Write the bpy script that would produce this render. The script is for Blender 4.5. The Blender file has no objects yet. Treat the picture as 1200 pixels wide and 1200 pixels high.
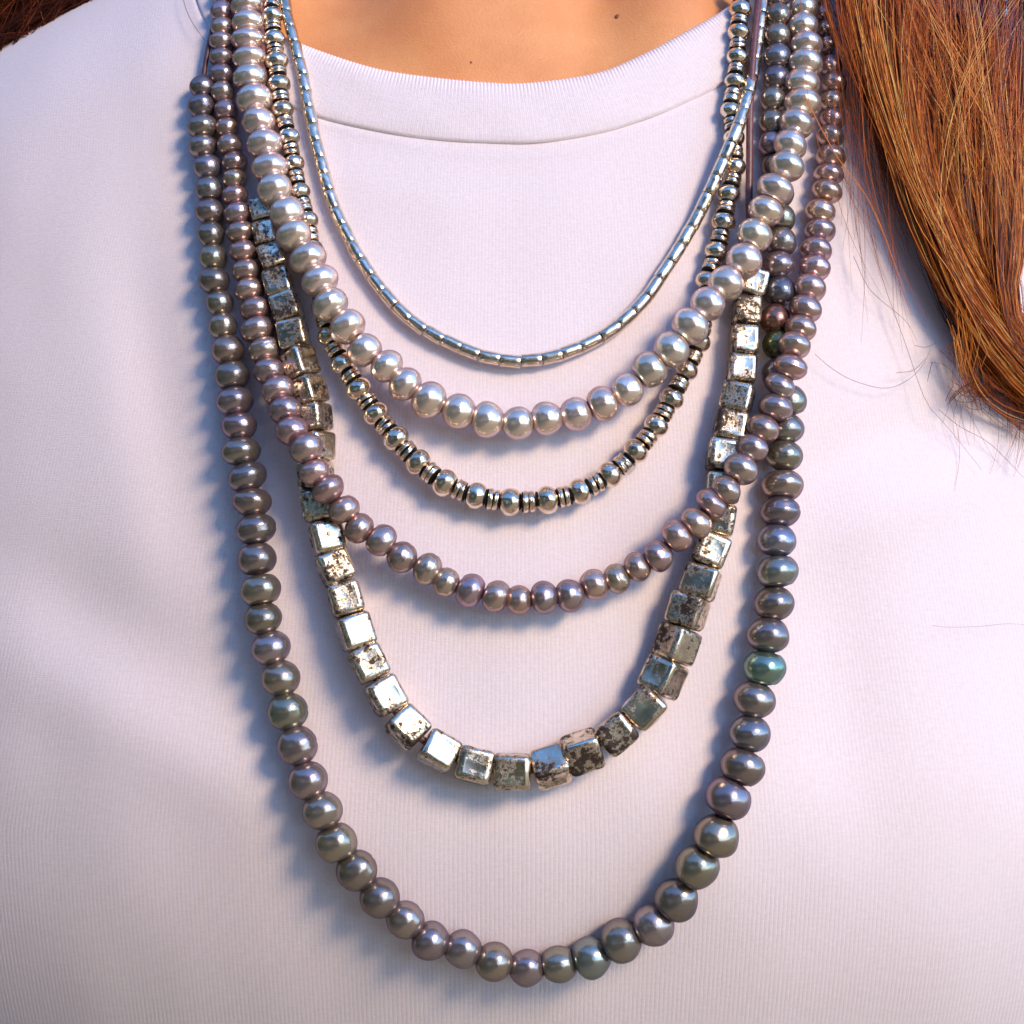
import bpy, bmesh, math, random
from mathutils import Vector, Matrix, noise
random.seed(7)
R = math.radians
scn = bpy.context.scene
col = scn.collection

# ---------------------------------------------------------------- camera, sky, sun, exposure
CAM = 0.60                                    # metres from the lens to the front of the chest
cd = bpy.data.cameras.new('camera'); cam = bpy.data.objects.new('camera', cd); col.objects.link(cam)
cam.location = (0, -CAM, 0); cam.rotation_euler = (R(90), 0, 0)
cd.sensor_width = 36; cd.lens = 18 / (0.15 / CAM); cd.clip_start = 0.02; cd.clip_end = 400
scn.camera = cam
SUN_AZ, SUN_EL = 37, 27                       # degrees right of the viewer's side, above the horizon
w = bpy.data.worlds.new('World'); scn.world = w; w.use_nodes = True
wn = w.node_tree; sky = wn.nodes.new('ShaderNodeTexSky'); sky.sky_type = 'NISHITA'; sky.sun_disc = False
sky.sun_elevation = R(SUN_EL); sky.sun_rotation = R(180 - SUN_AZ); sky.air_density = 1.0; sky.dust_density = 0.1; sky.ozone_density = 8.5
wn.links.new(sky.outputs[0], wn.nodes['Background'].inputs[0]); wn.nodes['Background'].inputs[1].default_value = 0.15
sl = bpy.data.lights.new('sun', 'SUN'); sl.energy = 1.2; sl.angle = R(15); sl.color = (1.0, 0.75, 0.45)
so = bpy.data.objects.new('sun', sl); col.objects.link(so)
sd = Vector((math.sin(R(SUN_AZ)) * math.cos(R(SUN_EL)), -math.cos(R(SUN_AZ)) * math.cos(R(SUN_EL)), math.sin(R(SUN_EL))))
so.rotation_euler = sd.to_track_quat('Z', 'Y').to_euler(); so.location = sd * 3
vs = scn.view_settings; vs.view_transform = 'Standard'; vs.look = 'None'; vs.exposure = 1.56; vs.gamma = 1
scn.cycles.max_bounces = 8; scn.cycles.caustics_reflective = True

# ---------------------------------------------------------------- helpers
def mesh_obj(name, verts, faces, mat=None, parent=None, smooth=True):
    me = bpy.data.meshes.new(name); me.from_pydata(verts, [], faces); me.update()
    if smooth: me.polygons.foreach_set('use_smooth', [True] * len(me.polygons))
    if mat: me.materials.append(mat)
    o = bpy.data.objects.new(name, me); col.objects.link(o)
    if parent: o.parent = parent
    return o
def link(name, me, parent, mtx, color=None):
    o = bpy.data.objects.new(name, me); col.objects.link(o); o.parent = parent
    o.matrix_local = mtx
    if color: o.color = (*color, 1)
    return o
def tag(o, label=None, cat=None, group=None, kind=None):
    if label: o['label'] = label
    if cat: o['category'] = cat
    if group: o['group'] = group
    if kind: o['kind'] = kind
    return o
def empty(name, loc=(0, 0, 0)):
    o = bpy.data.objects.new(name, None); o.location = loc; o.empty_display_size = .01; col.objects.link(o); return o

class NT:
    """small node helper"""
    def __init__(s, name):
        s.m = bpy.data.materials.new(name); s.m.use_nodes = True; s.t = s.m.node_tree; s.b = s.t.nodes['Principled BSDF']
    def n(s, typ, **kw):
        x = s.t.nodes.new(typ)
        for k, v in kw.items(): setattr(x, k, v)
        return x
    def put(s, sock, v):
        if isinstance(v, bpy.types.NodeSocket): s.t.links.new(v, sock)
        elif v is not None: sock.default_value = v
    def math(s, op, a, b=None, c=None):
        x = s.n('ShaderNodeMath', operation=op)
        for i, v in enumerate((a, b, c)): s.put(x.inputs[i], v)
        return x.outputs[0]
    def noise(s, vec, scale, detail=3, rough=.55):
        x = s.n('ShaderNodeTexNoise'); s.put(x.inputs['Vector'], vec); x.inputs['Scale'].default_value = scale
        x.inputs['Detail'].default_value = detail; x.inputs['Roughness'].default_value = rough; return x.outputs['Fac']
    def ramp(s, fac, stops):
        x = s.n('ShaderNodeValToRGB'); s.put(x.inputs[0], fac); e = x.color_ramp.elements
        while len(e) < len(stops): e.new(.5)
        for i, (p, c) in enumerate(stops):
            e[i].position = p; e[i].color = (*c, 1) if len(c) == 3 else c
        return x.outputs[0]
    def mix(s, f, a, b, blend='MIX'):
        x = s.n('ShaderNodeMix', data_type='RGBA', blend_type=blend); s.put(x.inputs[0], f)
        for i, v in ((6, a), (7, b)): s.put(x.inputs[i], (*v, 1) if isinstance(v, tuple) and len(v) == 3 else v)
        return x.outputs[2]
    def bump(s, h, dist, strength=1.0, normal=None):
        x = s.n('ShaderNodeBump'); x.inputs['Distance'].default_value = dist; x.inputs['Strength'].default_value = strength
        s.put(x.inputs['Height'], h)
        if normal: s.put(x.inputs['Normal'], normal)
        return x.outputs[0]
    def set(s, **kw):
        for k, v in kw.items(): s.put(s.b.inputs[k.replace('_', ' ')], (*v, 1) if isinstance(v, tuple) and len(v) == 3 and 'olor' in k else v)

# ---------------------------------------------------------------- chest surface
def ridge(x): return 0.1815 + (0.139 - abs(x)) * 0.39          # top line of the shoulders
def g(x, z, cx, cz, sx, sz, ang=0):
    c, s = math.cos(R(ang)), math.sin(R(ang)); dx, dz = x - cx, z - cz
    u, v = dx * c + dz * s, -dx * s + dz * c
    return math.exp(-(u / sx) ** 2 - (v / sz) ** 2)
def f(x, z):
    y = .13 * (1 - math.sqrt(max(.05, 1 - (x / .24) ** 2))) + .80 * (z + .05) ** 2 + (3.2 * (z + .075) ** 2 if z < -.075 else 0)
    q = min(1, max(0, 1 - (ridge(x) - z) / .06)); y += .055 * (1 - math.sqrt(1 - q * q * .999))
    return y
def f_cloth(x, z):
    y = f(x, z)
    # soft folds and slack in the jersey
    y += .0030 * g(x, z, .118, .024, .045, .010, 24) - .0022 * g(x, z, .120, .004, .05, .012, 20)
    y += .0030 * g(x, z, -.118, -.035, .05, .016, -28) - .0020 * g(x, z, -.115, -.065, .05, .014, -26)
    y += .0022 * g(x, z, -.105, .03, .012, .05, 12) + .0022 * g(x, z, .10, -.055, .016, .06, 12)
    y -= .0022 * g(x, z, .05, -.10, .035, .03) + .0015 * g(x, z, -.02, .05, .05, .02, -10)
    y += .0016 * noise.noise(Vector((x * 14, z * 11, 3.1))) + .0006 * noise.noise(Vector((x * 40, z * 28, 7.7)))
    return y
def ray(px, py, t):                            # point of the place seen at (px, py), t = 1 on the plane y = 0
    return Vector(((px - 600) / 600 * .15 * t, -CAM + CAM * t, -(py - 600) / 600 * .15 * t))
def hit(px, py, fn=f_cloth, out=0.0):
    t = 1.0
    for _ in range(14):
        p = ray(px, py, t); t = (fn(p.x, p.z) - out + CAM) / CAM
    return ray(px, py, t), t
def spline(pts, n):
    """Catmull-Rom through tuples, n samples evenly spaced along the length"""
    P = [Vector(p) for p in pts]; P = [P[0] * 2 - P[1]] + P + [P[-1] * 2 - P[-2]]
    out = []
    for i in range(1, len(P) - 2):
        a, b, c, d = P[i - 1:i + 3]
        for k in range(24):
            t = k / 24
            out.append(.5 * ((2 * b) + (c - a) * t + (2 * a - 5 * b + 4 * c - d) * t * t + (3 * b - a - 3 * c + d) * t ** 3))
    out.append(P[-2]); L = [0]
    for i in range(1, len(out)): L.append(L[-1] + (out[i] - out[i - 1]).length)
    res = []; j = 0
    for k in range(n):
        s = L[-1] * k / (n - 1)
        while j < len(L) - 2 and L[j + 1] < s: j += 1
        u = (s - L[j]) / max(1e-9, L[j + 1] - L[j]); res.append(out[j].lerp(out[j + 1], min(1, u)))
    return res

# ---------------------------------------------------------------- materials
def mat_jersey(name, rows=True):
    n = NT(name)
    uv = n.n('ShaderNodeUVMap', uv_map='UVMap').outputs[0]
    sp = n.n('ShaderNodeSeparateXYZ'); n.put(sp.inputs[0], uv)
    u, v = sp.outputs[0], sp.outputs[1]
    wob = n.math('MULTIPLY', n.math('SUBTRACT', n.noise(uv, .45, 4), .5), .5)
    u2 = n.math('ADD', u, wob)
    s = n.math('ABSOLUTE', n.math('MULTIPLY', n.math('SUBTRACT', n.math('FRACT', u2), .5), 2))
    wale = n.math('SUBTRACT', 1, n.math('POWER', s, 2.4))
    ph = n.math('ADD', v, n.math('MULTIPLY', s, .55))
    st = n.math('MULTIPLY', n.math('ADD', n.math('SINE', n.math('MULTIPLY', ph, 6.28318)), 1), .5)
    pos = n.n('ShaderNodeSeparateXYZ'); n.put(pos.inputs[0], n.n('ShaderNodeTexCoord').outputs['Object'])
    slack = n.n('ShaderNodeMapRange'); n.put(slack.inputs[0], pos.outputs[2])       # knit pulled open lower down
    for i_, v_ in enumerate((.13, -.12, .20, .46)): slack.inputs[i_ + 1].default_value = v_
    patch = n.math('ADD', .45, n.noise(uv, .06, 3, .6))
    h = n.math('ADD', n.math('MULTIPLY', wale, .66 if rows else .40), n.math('MULTIPLY', st, .15 if rows else .06))
    if rows: h = n.math('MULTIPLY', h, n.math('MULTIPLY', slack.outputs[0], patch))
    fz = n.noise(uv, 1.1, 5, .75)
    h2 = n.math('ADD', h, n.math('MULTIPLY', fz, .75))
    c = n.ramp(n.noise(uv, .6, 4, .6), [(.3, (.72, .63, .66)), (.7, (.79, .69, .72))])
    n.set(Base_Color=c, Roughness=.82, Specular_IOR_Level=.25, Sheen_Weight=.25, Sheen_Roughness=.45, Normal=n.bump(h2, .00030, .62))
    n.b.inputs['Subsurface Weight'].default_value = .12; n.b.inputs['Subsurface Radius'].default_value = (.0016, .0010, .0010); n.b.inputs['Subsurface Scale'].default_value = 1
    return n.m
def mat_skin():
    n = NT('skin'); tc = n.n('ShaderNodeTexCoord').outputs['Object']
    a = n.noise(tc, 45, 4); b = n.noise(tc, 900, 3, .7)
    vo = n.n('ShaderNodeTexVoronoi'); n.put(vo.inputs['Vector'], tc); vo.inputs['Scale'].default_value = 1500
    c = n.mix(n.math('MULTIPLY', b, .35), n.ramp(a, [(.3, (.66, .25, .075)), (.72, (.80, .36, .13))]), (.48, .20, .10))
    h = n.math('ADD', b, n.math('MULTIPLY', vo.outputs['Distance'], .6))
    n.set(Base_Color=c, Roughness=.46, Specular_IOR_Level=.42, Normal=n.bump(h, .00017, .6))
    n.b.inputs['Subsurface Weight'].default_value = .2; n.b.inputs['Subsurface Radius'].default_value = (.006, .0022, .0012); n.b.inputs['Subsurface Scale'].default_value = 1
    return n.m
def mat_pearl():
    n = NT('pearl_nacre'); oi = n.n('ShaderNodeObjectInfo'); tc = n.n('ShaderNodeTexCoord').outputs['Object']
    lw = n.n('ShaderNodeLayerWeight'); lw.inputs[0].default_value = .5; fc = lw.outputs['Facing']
    off = n.n('ShaderNodeVectorMath', operation='ADD'); n.put(off.inputs[0], tc)
    sc = n.n('ShaderNodeVectorMath', operation='SCALE'); n.put(sc.inputs[0], (1.3, 2.7, 3.9)); n.put(sc.inputs['Scale'], n.math('MULTIPLY', oi.outputs['Random'], 20)); n.put(off.inputs[1], sc.outputs[0])
    nz = n.noise(off.outputs[0], 1.4, 3); fine = n.noise(off.outputs[0], 9, 4, .6)
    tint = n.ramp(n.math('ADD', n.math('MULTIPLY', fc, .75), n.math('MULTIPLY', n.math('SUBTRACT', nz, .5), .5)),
                  [(0, (1.0, .94, .90)), (.25, (.97, .96, .88)), (.5, (.93, .86, .95)), (.85, (.50, .36, .40))])  # outer stop paints the rim darker, damping the cloth mirrored there
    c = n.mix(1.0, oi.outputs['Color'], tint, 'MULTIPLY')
    c = n.mix(n.math('MULTIPLY', n.math('SUBTRACT', fine, .35), .5), c, n.mix(1.0, c, (.62, .58, .55), 'MULTIPLY'))
    n.set(Base_Color=c, Metallic=.86, Roughness=n.math('ADD', n.math('MULTIPLY', n.math('POWER', fc, 2.0), .30), n.math('ADD', .15, n.math('MULTIPLY', nz, .14))), Specular_IOR_Level=.5,
          Coat_Weight=.25, Coat_Roughness=.16, Coat_IOR=1.5, Normal=n.bump(n.math('ADD', n.noise(off.outputs[0], 1.8, 2), n.math('MULTIPLY', n.noise(off.outputs[0], 11, 3, .6), .10)), .00032, .6))
    n.b.inputs['Specular Tint'].default_value = (.34, .30, .40, 1); n.b.inputs['Thin Film Thickness'].default_value = 420; n.b.inputs['Thin Film IOR'].default_value = 1.45
    return n.m
def mat_silver(name, pits, scale, facet=0, base=(.90, .86, .80), rough=.10, scale_bump=1.0, pit_lo=.60):
    n = NT(name); oi = n.n('ShaderNodeObjectInfo'); tc = n.n('ShaderNodeTexCoord').outputs['Object']
    off = n.n('ShaderNodeVectorMath', operation='ADD'); n.put(off.inputs[0], tc)
    sc = n.n('ShaderNodeVectorMath', operation='SCALE'); n.put(sc.inputs[0], (3.1, 1.7, 2.3)); n.put(sc.inputs['Scale'], n.math('MULTIPLY', oi.outputs['Random'], 30)); n.put(off.inputs[1], sc.outputs[0])
    v = off.outputs[0]
    big = n.noise(v, scale * .35, 2); sm = n.noise(v, scale * 2.2, 6, .72)
    m = n.math('ADD', n.math('MULTIPLY', big, .42), n.math('MULTIPLY', sm, .58))
    pit = n.ramp(m, [(pit_lo - pits * .13, (0, 0, 0)), (pit_lo - pits * .13 + .075, (1, 1, 1))])
    tarn = n.ramp(n.noise(v, scale * .9, 5, .65), [(.30, (1, .98, .95)), (.68, (.60, .52, .43))])
    c = n.mix(pit, n.mix(1.0, base, tarn, 'MULTIPLY'), (.045, .028, .02))
    h = n.math('SUBTRACT', n.math('MULTIPLY', n.noise(v, scale * .55, 2), .8), n.math('MULTIPLY', pit, .10))
    if facet:
        vo = n.n('ShaderNodeTexVoronoi', feature='SMOOTH_F1'); n.put(vo.inputs['Vector'], v); vo.inputs['Scale'].default_value = facet
        h = n.math('ADD', h, n.math('MULTIPLY', vo.outputs['Distance'], 1.2))
    n.set(Base_Color=c, Metallic=n.math('SUBTRACT', 1, n.math('MULTIPLY', pit, .5)),
          Roughness=n.math('ADD', n.math('ADD', rough, n.math('MULTIPLY', sm, .12)), n.math('MULTIPLY', pit, .35)), Normal=n.bump(h, .00030 * scale_bump, .7))
    return n.m
def mat_plain(name, c, rough=.6, spec=.4, c2=None, scale=900):
    n = NT(name); tc = n.n('ShaderNodeTexCoord').outputs['Object']; nz = n.noise(tc, scale, 4)
    n.set(Base_Color=n.ramp(nz, [(.3, c), (.7, c2 or tuple(v * 1.4 for v in c))]), Roughness=rough, Specular_IOR_Level=spec, Normal=n.bump(nz, .0002, .4)); return n.m
def mat_hair():
    n = NT('auburn_hair'); a = n.n('ShaderNodeAttribute', attribute_name='tone').outputs['Fac']
    tc = n.n('ShaderNodeTexCoord').outputs['Object']
    v = n.math('ADD', a, n.math('MULTIPLY', n.math('SUBTRACT', n.noise(tc, 160, 3), .5), .35))
    c = n.ramp(v, [(0, (.022, .004, .002)), (.3, (.13, .022, .004)), (.55, (.42, .085, .008)), (.82, (.75, .22, .025)), (1, (.95, .55, .16))])
    n.set(Base_Color=c, Roughness=.42, Specular_IOR_Level=.32)
    return n.m
JERSEY = mat_jersey('knitted_jersey'); RIB = mat_jersey('collar_rib', False); SKIN = mat_skin(); PEARL = mat_pearl()
CUBE = mat_silver('oxidised_silver', .92, 1.3, base=(.98, .86, .70), rough=.14, scale_bump=.8)
TUBE = mat_silver('bright_silver', .0, 1.6, base=(.98, .87, .72), rough=.17, scale_bump=.5)
BALL = mat_silver('hammered_silver', -.1, 1.8, facet=1.7, rough=.14, base=(1.0, .87, .72), scale_bump=1.1)
CORD = mat_plain('waxed_cord', (.05, .018, .022), .4, .5, (.12, .04, .045))
BLACK = mat_plain('black_rubber', (.006, .006, .007), .55, .3)
LEATHER = mat_plain('brown_leather', (.10, .035, .04), .38, .5, (.17, .07, .08))
HAIR = mat_hair()
MOLE = mat_plain('mole_skin', (.20, .06, .03), .5)

# ---------------------------------------------------------------- ground and garden (they light and are mirrored)
GZ = -1.30
n = NT('sunlit_lawn'); tc = n.n('ShaderNodeTexCoord').outputs['Object']
n.set(Base_Color=n.ramp(n.noise(tc, 1.2, 6, .6), [(.3, (.36, .26, .14)), (.7, (.54, .41, .24))]), Roughness=.95, Specular_IOR_Level=.1,
      Normal=n.bump(n.noise(tc, 40, 5), .03, .6))
verts = [(x, y, GZ + .0) for x in (-150, -20, -4, 4, 20, 150) for y in (-150, -20, -4, 4, 20, 150)]
faces = [(i * 6 + j, (i + 1) * 6 + j, (i + 1) * 6 + j + 1, i * 6 + j + 1) for i in range(5) for j in range(5)]
tag(mesh_obj('lawn', verts, faces, n.m), kind='structure', label='sunlit dry grass below the frame')
n = NT('garden_leaves'); a = n.n('ShaderNodeAttribute', attribute_name='tone').outputs['Fac']
n.set(Base_Color=n.ramp(a, [(0, (.055, .032, .018)), (.5, (.14, .10, .035)), (1, (.46, .50, .05))]), Roughness=.55, Transmission_Weight=0.0)
def foliage():
    vs_, fs, tn = [], [], []
    for k in range(26000):
        az = random.uniform(-150, 17)
        # degrees right of the view back from the chest; the side the sun comes from stays open
        top = 2.2 + .7 * noise.noise(Vector((az * .05, 0, 0))) + .5 * noise.noise(Vector((az * .2, 4, 0)))
        if az > -50: top += .7  # raised behind the camera so bead fronts mirror something dark
        if az > 0: top *= max(.25, 1 - az / 22)
        d = 4.2 + random.uniform(-.5, .5) + .5 * noise.noise(Vector((az * .12, 9, 0)))
        h = GZ + (random.random() ** .8) * (top + 1.3) 
        c = Vector((math.sin(R(az)) * d, -math.cos(R(az)) * d, h))
        s = random.uniform(.06, .14)
        e1 = Vector((random.gauss(0, 1), random.gauss(0, 1), random.gauss(0, 1))).normalized(); e2 = e1.orthogonal().normalized()
        b = len(vs_); vs_ += [c - e1 * s, c + e2 * s * .45, c + e1 * s, c - e2 * s * .45]; fs.append((b, b + 1, b + 2, b + 3))
        t = random.random() ** (2.2 if az > -55 else .7); tn += [t] * 4
    o = mesh_obj('hedge', vs_, fs, n.m, smooth=False)
    at = o.data.attributes.new('tone', 'FLOAT', 'POINT'); at.data.foreach_set('value', tn)
    return o
tag(foliage(), 'unseen leafy garden hedge, shaped for green and dark reflections in the pearls', 'hedge', kind='stuff')

# ---------------------------------------------------------------- the wearer: body, shirt, collar
person = empty('person', (0, .1, -.25))
tag(person, 'woman from neck to chest in pale pink jersey top with auburn hair', 'person')
def under(o): o.parent = person; o.matrix_parent_inverse = Matrix.Translation(-person.location); return o

def skin_relief(x, z):
    # hollow between the collar bones, soft rise either side
    y = .0100 * g(x, z, .0255, .174, .012, .034) + .0120 * g(x, z, -.053, .172, .017, .022, -20) + .006 * g(x, z, .075, .168, .014, .02, 30)
    y -= .0030 * g(x, z, -.022, .150, .018, .026) + .0030 * g(x, z, .052, .152, .016, .022, 14)
    return y
vsb, fsb = [], []
NR, NP = 110, 96
for i in range(NR + 1):
    z = -.26 + (.30 + .26) * i / NR
    ks = [(-1, .195), (.09, .190), (.125, .130), (.15, .098), (.18, .072), (.21, .060), (1, .058)]
    for (z0, a0), (z1, a1) in zip(ks, ks[1:]):
        if z0 <= z <= z1: a_ = a0 + (a1 - a0) * (z - z0) / (z1 - z0)
    sN = min(1, max(0, (z - .165) / .06)); sN = sN * sN * (3 - 2 * sN)
    for j in range(NP):
        ph = -math.pi + 2 * math.pi * j / NP
        x = a_ * math.sin(ph)
        if abs(ph) <= math.pi / 2:
            yy = (f(x, min(z, ridge(x) - .002)) + .0035 + skin_relief(x, z)) * (1 - sN) + (.095 - .055 * math.cos(ph)) * sN
        else:
            ye = (f(x, min(z, ridge(x) - .002)) + .0035) * (1 - sN) + .095 * sN
            yy = ye - (.10 * (1 - sN) + .055 * sN) * math.cos(ph)
        vsb.append((x, yy, z))
for i in range(NR):
    for j in range(NP):
        k = (j + 1) % NP; fsb.append((i * NP + j, i * NP + k, (i + 1) * NP + k, (i + 1) * NP + j))
fsb.append(tuple(range(NP))[::-1]); fsb.append(tuple(NR * NP + j for j in range(NP)))
body = under(mesh_obj('body', vsb, fsb, SKIN))
sub = body.modifiers.new('smooth', 'SUBSURF'); sub.levels = sub.render_levels = 1
def small_blob(name, px, py, rpx, out, mat, flat=.5):
    p, t = hit(px, py, lambda x, z: f(x, z) + .0035 + skin_relief(x, z)); bm = bmesh.new()
    bmesh.ops.create_icosphere(bm, subdivisions=2, radius=rpx * .00025 * t)
    for v in bm.verts: v.co.y *= flat; v.co += .12 * rpx * .00025 * noise.noise_vector(v.co * 4000)
    me = bpy.data.meshes.new(name); bm.to_mesh(me); bm.free(); me.materials.append(mat)
    me.polygons.foreach_set('use_smooth', [True] * len(me.polygons))
    o = bpy.data.objects.new(name, me); col.objects.link(o); o.parent = body; o.location = p - Vector((0, out, 0)); return o
small_blob('mole', 724, 20, 3.6, -.0001, MOLE); small_blob('mole', 552, 73, 1.4, 0, MOLE)

EDGE = [(238, -95), (258, -45), (282, 0), (312, 31), (353, 53), (433, 80), (500, 91.5), (583, 99), (633, 97.5), (700, 87), (750, 67), (800, 41), (850, 12), (880, -15), (905, -55), (922, -95)]
SEAM = [(212, -80), (222, -30), (240, 25), (268, 72), (310, 110), (372, 137), (433, 152), (500, 163), (583, 168), (633, 167), (700, 157), (750, 142), (800, 122), (850, 97), (893, 62), (925, 15), (945, -35), (957, -80)]
def world_line(pts, n, out=0):
    r = []
    for q in spline([(a, b, 0) for a, b in pts], n):
        p, t = hit(q.x, q.y, f, out); r.append(p)
    return r
NC = 720
seam = world_line(SEAM, NC)
C0 = Vector((0, 0, .150))
def wale_uv(x, z):
    py = 600 - z / .00025
    p = .00098 + .00037 * min(1, max(0, (py - 150) / 850))
    lean = .10 * x * (z + .02) / .15
    return ((x + lean * .12) / p + 500, z / .00062 + 500)
vs_, fs, uvs = [], [], []
NRW = 170
for k, s in enumerate(seam):
    d = Vector((s.x, 0, s.z)) - C0; L = d.length; d.normalize(); tmax = 9
    if abs(d.x) > 1e-6: tmax = min(tmax, (.205 * (1 if d.x > 0 else -1) - C0.x) / d.x)
    if d.z < 0: tmax = min(tmax, (-.215 - C0.z) / d.z)
    den = d.z + .39 * abs(d.x)                                   # the shoulder ridge
    if den > 1e-6: tmax = min(tmax, (ridge(0) - .0004 - C0.z) / den)
    tmax = max(tmax, L + .004)
    for i in range(NRW + 1):
        u = i / NRW; e = 1 - (1 - u) ** 1.6 if u > .0 else 0
        q = C0 + d * (L + (tmax - L) * (.55 * u + .45 * e))
        dist = (q - C0).length - L
        y = f_cloth(q.x, q.z)
        y = y - .0006 * math.exp(-(dist / .004) ** 2) + .0006 * math.exp(-(dist / .0009) ** 2)   # seam ridge turned under
        w_ = min(1, dist / .02); y = y * w_ + (f(q.x, q.z) - .0006 * math.exp(-(dist / .004) ** 2) + .0006 * math.exp(-(dist / .0009) ** 2)) * (1 - w_)
        vs_.append((q.x, y, q.z)); uvs.append(wale_uv(q.x, q.z))
    for i in range(1, 5):
        vs_.append((q.x * (1 - .01 * i), y + .028 * i, q.z - .004 * i * (1 if q.z > 0 else 0))); uvs.append(wale_uv(q.x, q.z))
W = NRW + 5
for k in range(NC - 1):
    for i in range(W - 1): fs.append((k * W + i, k * W + i + 1, (k + 1) * W + i + 1, (k + 1) * W + i))
shirt = under(mesh_obj('shirt', vs_, fs, JERSEY)); shirt['label'] = 'pale pink fine knit jersey top'
def set_uv(o, uvs):
    l = o.data.uv_layers.new(name='UVMap'); idx = [0] * len(o.data.loops); o.data.loops.foreach_get('vertex_index', idx)
    flat = []
    for i in idx: flat += uvs[i]
    l.data.foreach_set('uv', flat)
set_uv(shirt, uvs)
NCC = 1300
ea, sa = world_line(EDGE, NCC), world_line(SEAM, NCC)
prof = [(-.02, -.0030), (-.022, -.0012), (-.012, .0002), (.02, .0010), (.07, .0016), (.16, .0019), (.3, .0020), (.5, .0019), (.7, .0017), (.85, .0014), (.94, .0012), (.985, .0009), (1.012, .0000)]
vs_, fs, uvs = [], [], []
arc = 0
for k in range(NCC):
    a_, b_ = ea[k], sa[k]
    if k: arc += ((a_ - ea[k - 1]).length + (b_ - sa[k - 1]).length) / 2
    rib = .5 + .5 * math.cos(2 * math.pi * arc / .00118)
    for i, (t, h) in enumerate(prof):
        p = a_.lerp(b_, t); y = f(p.x, p.z)
        amp = .00009 if .1 < t < .95 else .00030 if t <= .1 else .0001
        wv = .0004 * noise.noise(Vector((arc * 60, t * 3, 5)))
        vs_.append((p.x, y - h - amp * rib + wv * (1 if t > 0 else 0), p.z + (amp * .9 * rib if t < .05 else 0))); uvs.append((arc / .00118 + 500, t * 26 + 500))
Wc = len(prof)
for k in range(NCC - 1):
    for i in range(Wc - 1): fs.append((k * Wc + i, k * Wc + i + 1, (k + 1) * Wc + i + 1, (k + 1) * Wc + i))
collar = mesh_obj('collar', vs_, fs, RIB, shirt); collar['label'] = 'ribbed crew neck collar band'; set_uv(collar, uvs)

# ---------------------------------------------------------------- bead shapes
def lathe(name, prof, seg, mat, wob=0, seed=0, smooth=True, sharp=False):
    vs_, fs = [], []
    for i, (r, z) in enumerate(prof):
        for j in range(seg):
            a = 2 * math.pi * j / seg; x, y = r * math.cos(a), r * math.sin(a)
            k = 1 + wob * noise.noise(Vector((x * .9 + seed * 7.3, y * .9, z * .9 + seed))); vs_.append((x * k, y * k, z * (1 + (k - 1) * .6)))
    for i in range(len(prof) - 1):
        for j in range(seg):
            k = (j + 1) % seg; fs.append((i * seg + j, i * seg + k, (i + 1) * seg + k, (i + 1) * seg + j))
    fs.append(tuple(range(seg))[::-1]); fs.append(tuple((len(prof) - 1) * seg + j for j in range(seg)))
    me = bpy.data.meshes.new(name); me.from_pydata(vs_, [], fs); me.update(); me.polygons.foreach_set('use_smooth', [smooth] * len(me.polygons)); me.materials.append(mat); return me
def pearl_profile(kind):
    pr = [(.10, -.55), (.13, -.90), (.17, -.955)]
    for i in range(1, 20):
        a = -math.pi / 2 + math.pi * i / 20
        r = math.cos(a) ** .92; z = math.sin(a); z = math.copysign(abs(z) ** 1.06, z) * .985
        if kind == 'groove': r *= 1 - .045 * math.exp(-((z - .12) / .09) ** 2)
        if kind == 'egg': r *= 1 - .07 * z
        if kind == 'flat': z *= 1 - .07 * (abs(z) > .8); r = r ** .85
        if r > .18: pr.append((r, z))
    return pr + [(.17, .955), (.13, .90), (.10, .55)]
PM = [lathe('pearl', pearl_profile(k), 32, PEARL, wb, i) for i, (k, wb) in enumerate([('', .05), ('flat', .05), ('egg', .06), ('', .09), ('groove', .05), ('flat', .10), ('egg', .11), ('', .03)])]
def cube_mesh(i):
    bm = bmesh.new(); bmesh.ops.create_cube(bm, size=2)
    rnd = random.Random(i)
    bmesh.ops.bevel(bm, geom=bm.edges[:], offset=.34, segments=3, profile=.55, affect='EDGES', clamp_overlap=True)
    fc = [q for q in bm.faces if q.calc_area() > 1.0]
    r = bmesh.ops.inset_individual(bm, faces=fc, thickness=.20, depth=-.014)
    bmesh.ops.subdivide_edges(bm, edges=bm.edges[:], cuts=1, use_grid_fill=True, smooth=.0)
    for v in bm.verts:
        v.co += .035 * noise.noise_vector(v.co * 1.1 + Vector((i * 9.1, 0, 0)))
    me = bpy.data.meshes.new('cube_bead'); bm.to_mesh(me); bm.free(); me.polygons.foreach_set('use_smooth', [True] * len(me.polygons)); me.materials.append(CUBE); return me
CM = [cube_mesh(i) for i in range(6)]
TM = [lathe('tube_bead', [(.55, -.93), (.85, -.985), (.95, -.975), (1, -.93), (1.0, -.45), (.99, 0), (1.0, .45), (1, .93), (.95, .975), (.85, .985), (.55, .93)], 20, TUBE, .06, i) for i in range(4)]
BM_ = [lathe('ball_bead', [(.3, -.93)] + [(math.cos(a), math.sin(a)) for a in [R(-68 + 136 * i / 14) for i in range(15)]] + [(.3, .93)], 26, BALL, .05, i) for i in range(4)]
WM = lathe('washer', [(.4, -1), (.90, -1), (.97, -.85), (1, -.5), (1, .5), (.97, .85), (.90, 1), (.4, 1)], 22, BALL, .05)
SM = lathe('spacer', [(.3, -1), (.95, -1), (1, -.5), (1, .5), (.95, 1), (.3, 1)], 18, BLACK)

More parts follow.
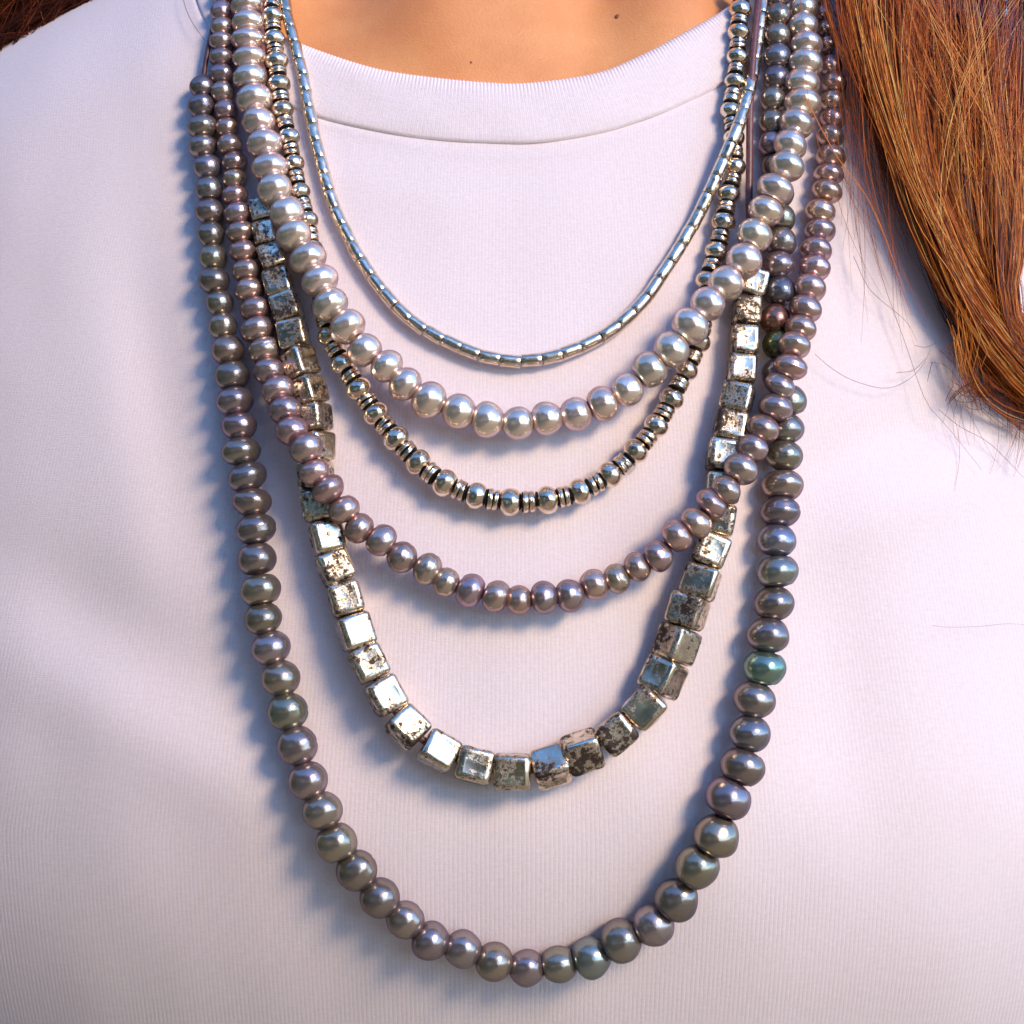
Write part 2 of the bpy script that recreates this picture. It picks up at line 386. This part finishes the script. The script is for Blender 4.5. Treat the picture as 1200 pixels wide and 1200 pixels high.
# ---------------------------------------------------------------- strands: centre and width of every bead, read along each string
S_F = "237.5,102,28 236,125,29 237.5,149,32 237.5,172,31 243,196,30 245,222,30 246,248,31 247.5,275,30 250,302,30 251,329,34 257.5,356,30 261,382,30 267,410,37 272,440,37 275,471,40 280,500,39 282.5,529,42 290,559,44 295.5,589,42 300,620,44 301,655,43 306,691,44 308,725,41 317.5,759.5,42 329,795,42 337,834,43 349,874,43 361,915,43 378,950,44 394,987,44 418,1020,45 445,1052,44 475,1078,41 505,1103,44 542,1112,41 579,1127,42 617,1134,40 655,1130,40 694,1122,44 729,1101,47 766,1084,46 794,1054,46 817,1016,48 840,979,49 853,936,49 870,899,48 879,860,46 884,820,46 896,783,46 900,744,45 907,707,43 911,670,44 910,634,41 914,600,44 917,569,45 919,534,42 921,502,39 925,470,37 912,438,34 912,404,34 909,374,34 914,341,34 912,311,36 915,284,33 916,256,30 914,227,30 909,196,30 905,169,30 905,143,29 906,117,29 910,92,29 911,66,29 911,41,27 912,18,27 912,-4,26 912,-26,26"
S_D = "262,-24,24 262,-5,24 260,14,25 261,33,25 260,50,27 260,68,27 260,87,26 261,108,26 265,129,26 266,150,24 269,170,28 275,190,27 275,211,27 276,230,29 279,251,30 282.5,273,32 286,295,32 289,317.5,31 292.5,340,33 300,363,34 302,387,37 310,411,35 315,435,34 326,457.5,36 334,481,35 342,505,35 359,526,36 369,554,34 385,574,37 403,597,35 421,619,34 447,633,36 471,653,34 501,667,36 523,682,32 551,692,37 581,699,35 608,703,33 638,700,37 668,698,37 696,685,33 723,678,33 747,664,33 772,651,36 793,628,37 817,612,35 834,589,36 851,574,34 868,550,38 881,526,36 894,502,37 909,477,37 914,451,35 926,430,37 931,405,36 939,384,34 944,362,36 949,338,36 954,315,35 956,293,36 961,271,34 961,248,33 969,224,34 971,204,33 973,184,33 973,160,30 976,140,28 975,119,27 977,97,27 974,77,24 970,52,18 967,33,17 965,15,17 963,-4,17 962,-22,17"
S_B = "290,-32,35 290,-12,35 290,7,35 291,27,36 291,47,37 292.5,69,36 293,91,36 298,117,39 303,144,37 310,169,39 316.5,196,39 322,223,39 336,250,39 345,277,40 361,303,40 375,329,41 387,357,40 407,383,41 427,410,38 453,429,38 475,450,38 503,469,40 538,482,38 572,492,38 607,496,36 641,490,37 675,485,36 706,473,38 735,457,37 761,433,39 787,410,40 809,382,42 829,356,39 851,332,40 872,305,40 884,276,39 897,247,39 908,222,41 922,195,38 926,170,37 933,145,38 941,122,40 940,98,37 944,75,37 945,53,36 941,31,33 942,10,31 942,-10,30 942,-30,30"
S_A = "333,-32,12 333,-13,12 335,6,12 338,24,12 343,42,12 348,61,12.5 353,80,12.5 357,99,12.5 360,118,12.5 364,137,13 368,157,13 373,177,13 378,196,13 383,215,13 389,235,13 397,255,13 407,275,13 417,295,13.5 429,314,13.5 442,333,13.5 456,350,14 472,367,14 489,381,14 509,393,14 530,403,14 551,412,14 574,419,14 598,423,14 623,422,14 647,418,14 669,411,14 692,401,14 715,388,14 734,373,14 751,356,14 766,337,14 779,317,14 792,297,14 804,277,14 815,258,14 825,238,14 835,217,14 844,197,14 852.5,177,14 861,158,14 868,139,14 874,120,13.5 879,100,13.5 883,81,13 886,62,13 889,44,13 891,26,13 893,8,13 894,-10,13 895,-28,13"
S_C = "318,-8,22 319,19,23 321,46,24 324,72,25 327,99,25 331,129,24 338,161,24 344,192,23 351,225,23 360,259,24 366,293,24 372,327,25 378,360,25 386,394,26 402,426,27 421,456,28 441,485,28 464,514,29 490,542,29 521,566,30 558,581,29 598,588,30 641,586,30 679,576,28 715,556,28 745,529,28 769,499,27 787,467,27 804,434,26 819,401,25 826,366,25 829,329,25 840,295,26 848,261,26 854,228,25 861,196,24 860,162,23 856,130,22 861,96,22 864,67,23 865.5,39,24 867.5,12,24 869,-14,24"
S_E = "307,247,24,10 311,275,26,5 319,303,28,0 326,332,30,5 336,361,31,12 344,393,32,10 352,426,32,45 361,459,32,40 367,490,32,35 370,523,32,45 370,557,32,20 374,592,33,8 384,630,33,-10 393,665,33,-12 405,702,33,-8 417,740,34,-14 432,777,34,-10 452,815,34,-10 478,852,34,-16 515,880,34,-14 556,897,35,-4 600,904,36,3 645,898,35,-28 683,881,36,24 722,860,35,8 755,830,36,0 777,793,36,-32 793,755,36,44 806,716,36,-20 821,682,35,-10 832,645,34,10 842,609,34,0 846,572,34,5 848,534,34,6 856,500,33,5 864,467,32,-6 869,434,31,6 872,400,31,8 875,365,30,10 883,332,29,6"
def parse(s): return [tuple(float(v) for v in q.split(',')) for q in s.split()]

placed = []        # (point, radius) of every bead already laid on the chest
def lay(beads, hang=0.0, shape=1.0, fn=f_cloth):
    """lays a string on the cloth and over whatever is already there; returns [(point, radius, t)]"""
    n = len(beads); ts = []
    ymax = max(b[1] for b in beads)
    for b in beads:
        px, py, wd = b[:3]; t = 1.0
        for _ in range(10):
            p = ray(px, py, t); r = wd / 2 * .00025 * t
            slope = .97 + .10 * abs(p.x) / .1
            t = (fn(p.x, p.z) - .0006 - r * slope * shape - hang * max(0, (py - 150) / (ymax - 150)) ** 2 + CAM) / CAM
        t0 = t
        for _ in range(60):
            p = ray(px, py, t); r = wd / 2 * .00025 * t
            if all((p - q).length > (r + rr) * .93 for q, rr in placed if abs(q.x - p.x) < .02 and abs(q.z - p.z) < .02): break
            t -= .0006
        ts.append([t0, t])
    lift = [a - b for a, b in ts]
    for _ in range(3):                         # a string cannot step: ease it up to and over each crossing
        lift = [max(lift[i], .78 * max(lift[max(0, i - 1)], lift[min(n - 1, i + 1)])) for i in range(n)]
    for _ in range(2):
        sm = [(lift[max(0, i - 1)] + 2 * lift[i] + lift[min(n - 1, i + 1)]) / 4 for i in range(n)]; lift = [max(a, b) for a, b in zip(lift, sm)]
    res = []
    for b, (t0, _), l in zip(beads, ts, lift):
        t = t0 - l; p = ray(b[0], b[1], t); res.append((p, b[2] / 2 * .00025 * t, t))
    placed.extend((p, r) for p, r, t in res)
    return res
def frames(pts):
    out = []
    for i, p in enumerate(pts):
        a, b = pts[max(0, i - 1)], pts[min(len(pts) - 1, i + 1)]; z = (b - a).normalized()
        toc = (Vector((0, -CAM, 0)) - p).normalized(); x = toc.cross(z).normalized(); y = z.cross(x)
        out.append(Matrix((x, y, z)).transposed())
    return out
def M4(p, rot, sx, sy, sz, roll=0, tilt=(0, 0)):
    m = rot @ Matrix.Rotation(roll, 3, 'Z') @ Matrix.Rotation(tilt[0], 3, 'X') @ Matrix.Rotation(tilt[1], 3, 'Y') @ Matrix.Diagonal((sx, sy, sz))
    return Matrix.Translation(p) @ m.to_4x4()
def tube(name, pts, r, mat, parent, sides=8, kind=None):
    fr = frames(pts); vs_, fs = [], []
    for p, m in zip(pts, fr):
        for j in range(sides):
            a = 2 * math.pi * j / sides; vs_.append(p + m @ Vector((r * math.cos(a), r * math.sin(a), 0)))
    for i in range(len(pts) - 1):
        for j in range(sides):
            k = (j + 1) % sides; fs.append((i * sides + j, i * sides + k, (i + 1) * sides + k, (i + 1) * sides + j))
    fs.append(tuple(range(sides))[::-1]); fs.append(tuple((len(pts) - 1) * sides + j for j in range(sides)))
    return mesh_obj(name, vs_, fs, mat, parent)
def round_neck(p0, p1):
    """the rest of the string, round the back of the neck"""
    q = [p1 + Vector((-.004, .012, .012)), Vector((.075, .075, .205)), Vector((.045, .155, .225)), Vector((-.045, .155, .225)), Vector((-.075, .075, .205)), p0 + Vector((.004, .012, .012))]
    return [tuple(p1)] + [tuple(v) for v in q] + [tuple(p0)]
def necklace(name, label):
    e = empty(name); tag(e, label, 'necklace', 'necklaces layered on the pink top'); return e
def half_lengths(pts):
    n = len(pts); d = [(pts[i + 1] - pts[i]).length for i in range(n - 1)]
    return [(d[max(0, i - 1)] + d[min(n - 2, i)]) / 4 for i in range(n)]
def vary(c, dv, dh):
    k = 1 + random.uniform(-dv, dv); return tuple(max(0, min(1, v * k * (1 + random.uniform(-dh, dh)))) for v in c)
def pearls(name, label, data, hang, palette, cord_left=None, dv=.15, dh=.05, special={}):
    nk = necklace(name, label); b = parse(data); L = lay(b, hang); pts = [p for p, r, t in L]; fr = frames(pts); hl = half_lengths(pts)
    for i, (p, r, t) in enumerate(L):
        c = vary(random.choice(palette), dv, dh)
        if i in special: c = special[i]
        link('pearl', random.choice(PM), nk, M4(p, fr[i], r * random.uniform(1.08, 1.14), r * random.uniform(1.08, 1.14), min(hl[i] * 1.12, r * 1.14), random.uniform(0, 6.28), (random.gauss(0, .09), random.gauss(0, .09))), c)
    cp = [tuple(p) for p in pts]
    if cord_left:
        for px, py in cord_left:
            q, _ = hit(px, py, f_cloth, .0042); cp.insert(0, tuple(q))
    tube('cord', spline(cp, 500), .0008, CORD, nk)
    tube('cord', spline(round_neck(Vector(cp[0]), Vector(cp[-1])), 60), .0006, CORD, nk)
    return nk
pearls('pearl_necklace', 'longest necklace, dark grey pearls hanging lowest of all in a wide loop', S_F, .0012,
       [(.40, .33, .30), (.34, .30, .28), (.37, .31, .32), (.36, .33, .27), (.32, .29, .31)], [(239, 86), (243, 62), (248, 38), (256, 8), (262, -30)], dv=.16,
       special={59: (.20, .22, .11), 60: (.34, .17, .13), 61: (.22, .22, .26), 51: (.36, .37, .35), 48: (.26, .38, .32), 38: (.32, .36, .36), 52: (.36, .35, .42)})
# silver cubes
nk = necklace('silver_cube_necklace', 'necklace of chunky square silver cubes with dark tarnish patches'); b = [(x, y, wd * (1.08 if y < 450 else 1.17), ro) for x, y, wd, ro in parse(S_E)]
L = lay(b, .0015, 1.1); pts = [p for p, r, t in L]; fr = frames(pts); hl = half_lengths(pts)
for i, (p, r, t) in enumerate(L):
    link('cube_bead', random.choice(CM), nk, M4(p, fr[i], r * .97, r * .97, min(hl[i] * 1.0, r * 1.04), R(b[i][3] + random.uniform(-3, 3)) + random.choice((0, 1, 2, 3)) * math.pi / 2, (random.gauss(0, .05), random.gauss(0, .05))))
cl = [tuple(hit(x, y, f_cloth, .004)[0]) for x, y in [(309, -30), (308, 20), (309, 80), (309, 150), (307, 215)]]
cr = [tuple(hit(x, y, f_cloth, .006)[0]) for x, y in [(882, 300), (878, 250), (878.5, 190), (879, 130), (883, 60), (888, 10), (892, -30)]]
tube('cord', spline(cl + [tuple(p) for p in pts] + cr, 400), .0011, LEATHER, nk, 10)
tube('cord', spline(round_neck(Vector(cl[0]), Vector(cr[-1])), 60), .0011, LEATHER, nk)
# silver balls and washers
nk = necklace('silver_ball_necklace', 'necklace of small silver balls parted by thin silver and black discs'); b = parse(S_C)
L = lay(b, .0020); P3 = spline([tuple(p) for p, r, t in L], 3001)
seg_i = []; j = 0
for p, r, t in L:
    j = min(range(j, len(P3)), key=lambda q: (P3[q] - p).length if q < j + 400 else 9); seg_i.append(j)
fr = frames([p for p, r, t in L])
for i, (p, r, t) in enumerate(L):
    link('ball_bead', random.choice(BM_), nk, M4(p, fr[i], r * 1.12, r * 1.12, r * .98, random.uniform(0, 6.28)))
    if i < len(L) - 1:
        q, r2, _ = L[i + 1]; D = (q - p).length; ga, gb = r * .88, D - r2 * .88; gap = gb - ga; rw = (r + r2) / 2 * .87
        a0, a1 = seg_i[i], seg_i[i + 1]
        def at(s):
            k = a0 + (a1 - a0) * s / D; k0 = int(k); k0 = min(max(k0, 2), len(P3) - 4); pp = P3[k0].lerp(P3[k0 + 1], k - int(k))
            z = (P3[k0 + 2] - P3[k0 - 2]).normalized(); toc = (Vector((0, -CAM, 0)) - pp).normalized(); x = toc.cross(z).normalized()
            return pp, Matrix((x, z.cross(x), z)).transposed()
        parts = [('spacer', .08, .92), ('washer', .35, 1.0), ('spacer', .05, .75), ('washer', .35, .97), ('spacer', .08, .92)]
        tot = sum(v for _, v, _ in parts); s = ga
        for nm, v, k in parts:
            wdt = gap * v / tot; pp, m = at(s + wdt / 2); s += wdt
            tl = (random.gauss(0, .07), random.gauss(0, .07))
            link(nm, WM if nm == 'washer' else SM, nk, M4(pp, m, rw * k, rw * k, wdt / 2 * (1.05 if nm == 'washer' else .98), random.uniform(0, 6), tl))
tube('cord', P3[::6], .0008, CORD, nk)
tube('cord', spline(round_neck(P3[0], P3[-1]), 60), .0008, CORD, nk)
pearls('pearl_necklace', 'mauve pink-grey pearl necklace whose loop ends just above the silver cubes', S_D, .0034,
       [(.60, .43, .41), (.53, .39, .38), (.62, .45, .40), (.51, .39, .41), (.56, .44, .38)], dv=.13)
pearls('pearl_necklace', 'palest necklace, large champagne white pearls below the thin silver tubes', S_B, .0028,
       [(.94, .79, .70), (.90, .77, .69), (.96, .81, .72), (.88, .76, .66)], dv=.06, dh=.03)
# silver tubes
nk = necklace('silver_tube_necklace', 'shortest and thinnest necklace, plain silver tube beads nearest the collar'); b = parse(S_A)
L = lay(b, .0010); pts = [p for p, r, t in L]; fr = frames(pts); hl = half_lengths(pts)
for i, (p, r, t) in enumerate(L):
    link('tube_bead', random.choice(TM), nk, M4(p, fr[i], r * 1.12, r * 1.12, hl[i] * .985, random.uniform(0, 6.28), (random.gauss(0, .02), random.gauss(0, .02))))
tube('cord', spline([tuple(p) for p in pts], 300), .0006, CORD, nk)
tube('cord', spline(round_neck(pts[0], pts[-1]), 60), .0006, CORD, nk)

# ---------------------------------------------------------------- hair
class Strands:
    def __init__(s): s.v, s.f, s.t = [], [], []
    def add(s, pts, r, tone, taper=.35):
        n = len(pts); b0 = len(s.v)
        for i, p in enumerate(pts):
            z = (pts[min(n - 1, i + 1)] - pts[max(0, i - 1)]).normalized(); x = z.cross(Vector((0, 1, 0))).normalized(); y = z.cross(x)
            u = i / (n - 1); k = r * (1 - (1 - taper) * max(0, (u - .7) / .3))
            for a in (0, 2.094, 4.189): s.v.append(p + x * (k * math.cos(a)) + y * (k * math.sin(a))); s.t.append(tone)
        for i in range(n - 1):
            for j in range(3):
                k = (j + 1) % 3; s.f.append((b0 + i * 3 + j, b0 + i * 3 + k, b0 + (i + 1) * 3 + k, b0 + (i + 1) * 3 + j))
    def build(s, name, label=None):
        o = under(mesh_obj(name, s.v, s.f, HAIR)); at = o.data.attributes.new('tone', 'FLOAT', 'POINT'); at.data.foreach_set('value', s.t)
        o['kind'] = 'stuff'
        if label: o['label'] = label
        return o
def lock(S, guide, n, depth, thick, tone, spread=.12, r=.00012, cross=.25, start=(0, 0), end=(1, 1), wav=3, clump=1.0):
    """guide: (px, py, half width) along the lock; depth: metres off the cloth; thick: metres"""
    G = spline(guide, 60)
    clumps = [(random.uniform(-1, 1), random.uniform(-1, 1), random.gauss(0, cross), random.random(), random.uniform(0, 6.28), random.uniform(.5, 1.5), random.uniform(2, 7)) for _ in range(max(4, n // 14))]
    for k in range(n):
        cu, cv, cx, ct, cp_, cf, ca = random.choice(clumps)
        u0 = cu + random.gauss(0, .10) * clump; v0 = cv + random.gauss(0, .25); du = cx + random.gauss(0, .08)
        if random.random() < .08: du += random.gauss(0, .8)
        s0 = random.uniform(*start); s1 = random.uniform(*end); m = 16
        ph, fq = random.uniform(0, 6.28), random.uniform(.6, 1.6); am = abs(random.gauss(0, wav)); pts = []
        for i in range(m):
            s = s0 + (s1 - s0) * i / (m - 1); q = s * 59; a = int(min(58, q)); c = G[a].lerp(G[a + 1], q - a); tn = (G[a + 1] - G[a]); tn.z = 0; tn.normalize()
            u = max(-1.25, min(1.25, u0 + du * (s - .5))); nx, ny = -tn.y, tn.x
            off = u * c.z + am * math.sin(ph + fq * 6.28 * s) + ca * math.sin(cp_ + cf * 6.28 * s) * min(1, c.z / 30)
            dome = math.sqrt(max(0, 1 - min(1, u * u)))
            p, _ = hit(c.x - nx * off, c.y - ny * off, f, depth(s) + thick * (.5 + .5 * v0) * (.3 + .7 * dome)); pts.append(p)
        tt = tone + .30 * (ct - .5) + random.gauss(0, spread) + .12 * v0  # strands deeper in the lock toned darker, depth put into the colour
        S.add(pts, r * random.uniform(.5, 1.1), max(0, min(1, tt)))
dp = lambda a, b: (lambda s: a + (b - a) * s)
S = Strands()        # the mass behind, its tone darkened for depth between the locks
lock(S, [(1112, -60, 120), (1116, 30, 118), (1122, 110, 92), (1135, 170, 86), (1150, 225, 70)], 520, dp(.010, .006), .006, .10, .08, .00016, .2, end=(.8, 1))
lock(S, [(1062, -60, 56), (1066, 60, 50), (1078, 150, 38), (1092, 220, 28), (1112, 300, 24), (1146, 378, 26), (1200, 448, 26), (1265, 510, 28)], 380, dp(.006, .0015), .004, .12, .08, .00016, .2)
S.build('hair_lock', 'under-layer of auburn hair, toned dark for the depth between locks')
S = Strands()        # main front lock that sweeps down to the right
lock(S, [(1060, -60, 62), (1058, 30, 54), (1064, 110, 42), (1078, 190, 31), (1102, 270, 28), (1138, 345, 30), (1190, 415, 32), (1262, 485, 30)], 950, dp(.013, .0035), .010, .48, .28, .00012, .35, clump=.8)
S.build('hair_lock', 'bright copper lock falling over the shoulder')
S = Strands()        # right lock
lock(S, [(1165, -60, 60), (1172, 40, 52), (1174, 130, 42), (1174, 220, 32), (1174, 290, 24), (1177, 345, 12), (1192, 400, 14), (1235, 462, 20)], 700, dp(.014, .005), .009, .38, .28, .00012, .35, clump=.8)
S.build('hair_lock')
S = Strands()        # left fringe of fine hair beside the pearls
lock(S, [(985, -60, 32), (990, 10, 30), (1003, 70, 24), (1020, 120, 20), (1040, 190, 22), (1068, 290, 26)], 130, dp(.014, .003), .006, .50, .14, .00011, .5, end=(.45, 1))
S.build('hair_lock')
S = Strands()        # upper layer crossing
lock(S, [(1100, -60, 100), (1100, 30, 92), (1105, 110, 80), (1120, 200, 66), (1145, 300, 40), (1170, 360, 30)], 330, dp(.024, .012), .006, .62, .18, .00009, 1.1, end=(.6, 1), wav=5)
S.build('hair_lock')
S = Strands()        # cut ends that stick out of the lock
for k in range(26):
    x0, y0 = random.gauss(1122, 11), random.uniform(340, 400); x1, y1 = random.gauss(1136, 8), random.uniform(430, 462)
    pts = [hit(x0 + (x1 - x0) * u + 4 * math.sin(u * 3 + k), y0 + (y1 - y0) * u, f, .016 - .008 * u)[0] for u in [i / 7 for i in range(8)]]
    S.add(pts, .00008, random.uniform(.55, 1.0), .4)
for k in range(46):
    a = random.uniform(-.9, 1.3); x0, y0 = random.gauss(1144, 15), random.gauss(444, 12); ln = random.uniform(12, 34)
    pts = [hit(x0 + ln * u * math.cos(1.57 + a) , y0 + ln * u * abs(math.sin(1.57 + a)) + 3 * u * u, f, .010 - .007 * u)[0] for u in [i / 5 for i in range(6)]]
    S.add(pts, .00010, random.uniform(.15, .6), .4)
for k in range(22):                                                        # little hooks at the tips
    x0, y0, rr = random.gauss(1158, 14), random.gauss(456, 8), random.uniform(8, 18)
    pts = [hit(x0 + rr * math.cos(t_), y0 + rr * .55 * math.sin(t_), f, .006)[0] for t_ in [3.1 - 2.6 * i / 9 for i in range(10)]]
    S.add(pts, .00010, random.uniform(.1, .6), .5)
lock(S, [(1120, 400, 22), (1150, 452, 20), (1205, 488, 22), (1250, 515, 30)], 50, dp(.006, .004), .004, .4, .2, .00009, .9)
lock(S, [(1185, 330, 10), (1195, 400, 22), (1205, 470, 28), (1200, 560, 30)], 60, dp(.006, .004), .004, .25, .2, .00009, 1.2, end=(.5, 1), wav=6)
S.build('hair_tips', 'golden frayed ends of the lock')
S = Strands()        # single stray hairs
STR = [([(942, 110), (962, 150), (985, 190), (1012, 225), (1032, 265), (1045, 300), (1062, 345)], .75, .00016), ([(1000, 190), (1018, 225), (1030, 255), (1040, 290), (1050, 320), (1068, 370)], .6, .00013),
 ([(1003, 60), (1010, 130), (1015, 180), (1030, 250)], .6, .0001), ([(990, 20), (1008, 90), (1012, 160), (1014, 220)], .55, .0001),
 ([(955, 415), (975, 432), (1000, 446), (1035, 455), (1060, 448), (1080, 430), (1091, 408)], .15, .00008), ([(1050, 437), (1070, 434), (1085, 420)], .15, .00008),
 ([(1072, 405), (1085, 407), (1097, 402)], .15, .00008), ([(1108, 470), (1112, 461), (1118, 450)], .1, .0001), ([(1092, 733), (1112, 735), (1150, 734), (1180, 731), (1215, 733)], .25, .00005),
 ([(963, -10), (966, 30), (952, 80), (930, 105), (922, 108)], .2, .00008), ([(938, 0), (942, 60), (948, 120), (965, 190), (985, 240)], .55, .0001), ([(915, -5), (920, 30), (926, 55)], .5, .00008),
 ([(968, 0), (955, 60), (940, 110), (925, 112)], .3, .00008), ([(1015, 235), (1020, 270), (1035, 330), (1060, 400), (1085, 470), (1110, 500), (1150, 550)], .25, .00008),
 ([(1000, 300), (1020, 340), (1060, 375), (1075, 400)], .2, .00008), ([(1148, 10), (1146, 60), (1150, 110), (1152, 170), (1150, 230), (1152, 280)], .95, .00018), ([(1205, 120), (1180, 160), (1140, 200), (1110, 260)], .8, .0001),
 ([(1100, 480), (1125, 500), (1160, 520), (1200, 560)], .15, .00008), ([(1090, 425), (1110, 430), (1140, 470), (1170, 500)], .3, .00008), ([(213, -10), (217, 8), (225, 26), (236, 42), (245, 52)], .05, .0001),
 ([(1040, 130), (1070, 250), (1120, 330), (1160, 420)], .85, .00013), ([(1035, 60), (1055, 170), (1085, 240), (1140, 320)], .85, .00012), ([(1175, 366), (1166, 390), (1150, 430)], .8, .0001)]
for p, tn, r in STR:
    q = [hit(a.x, a.y, f, .019 if p[0][1] < 140 and tn > .3 else .0135 if tn > .7 else .0045)[0] for a in spline([(x, y, 0) for x, y in p], 20)]
    S.add(q, r, tn, .5)
for k in range(110):
    x0, y0 = random.uniform(975, 1060), random.uniform(0, 130); x1, y1 = x0 + random.uniform(-5, 90), y0 + random.uniform(120, 300); b_ = random.gauss(0, 12)
    q = [hit(x0 + (x1 - x0) * u * u + b_ * math.sin(3.1 * u), y0 + (y1 - y0) * u, f, .016 - .012 * u)[0] for u in [i / 13 for i in range(14)]]
    S.add(q, .00007, random.uniform(.2, .7), .4)
for k in range(45):
    x0, y0 = random.uniform(1110, 1200), random.uniform(380, 470); x1, y1 = x0 + random.uniform(-20, 90), y0 + random.uniform(40, 120); b_ = random.gauss(0, 8)
    q = [hit(x0 + (x1 - x0) * u + b_ * math.sin(3.1 * u), y0 + (y1 - y0) * u, f, .0025)[0] for u in [i / 9 for i in range(10)]]
    S.add(q, .00006, random.uniform(.2, .6), .4)
S.build('stray_hair')
S = Strands()        # hair behind the other shoulder, top left of the view
for k in range(1300):
    y0 = random.uniform(.085, .15); zc = random.gauss(0, 1)
    a0 = Vector((-.115 + random.uniform(-.03, .03), y0, .228 + random.gauss(0, .015)))
    a1 = Vector((-.150 + random.uniform(-.02, .02), y0 + .01, .190 + random.gauss(0, .012)))
    a2 = Vector((-.185 + random.uniform(-.02, .02), y0 + .015, .163 + random.gauss(0, .016)))
    a3 = Vector((-.215, y0 + .03, .10 + random.gauss(0, .02)))
    S.add(spline([tuple(v) for v in (a0, a1, a2, a3)], 14), .00016, max(0, random.gauss(.12, .10) + (.5 if random.random() < .04 else 0)))
S.build('hair_lock', 'dark auburn hair behind the far shoulder')
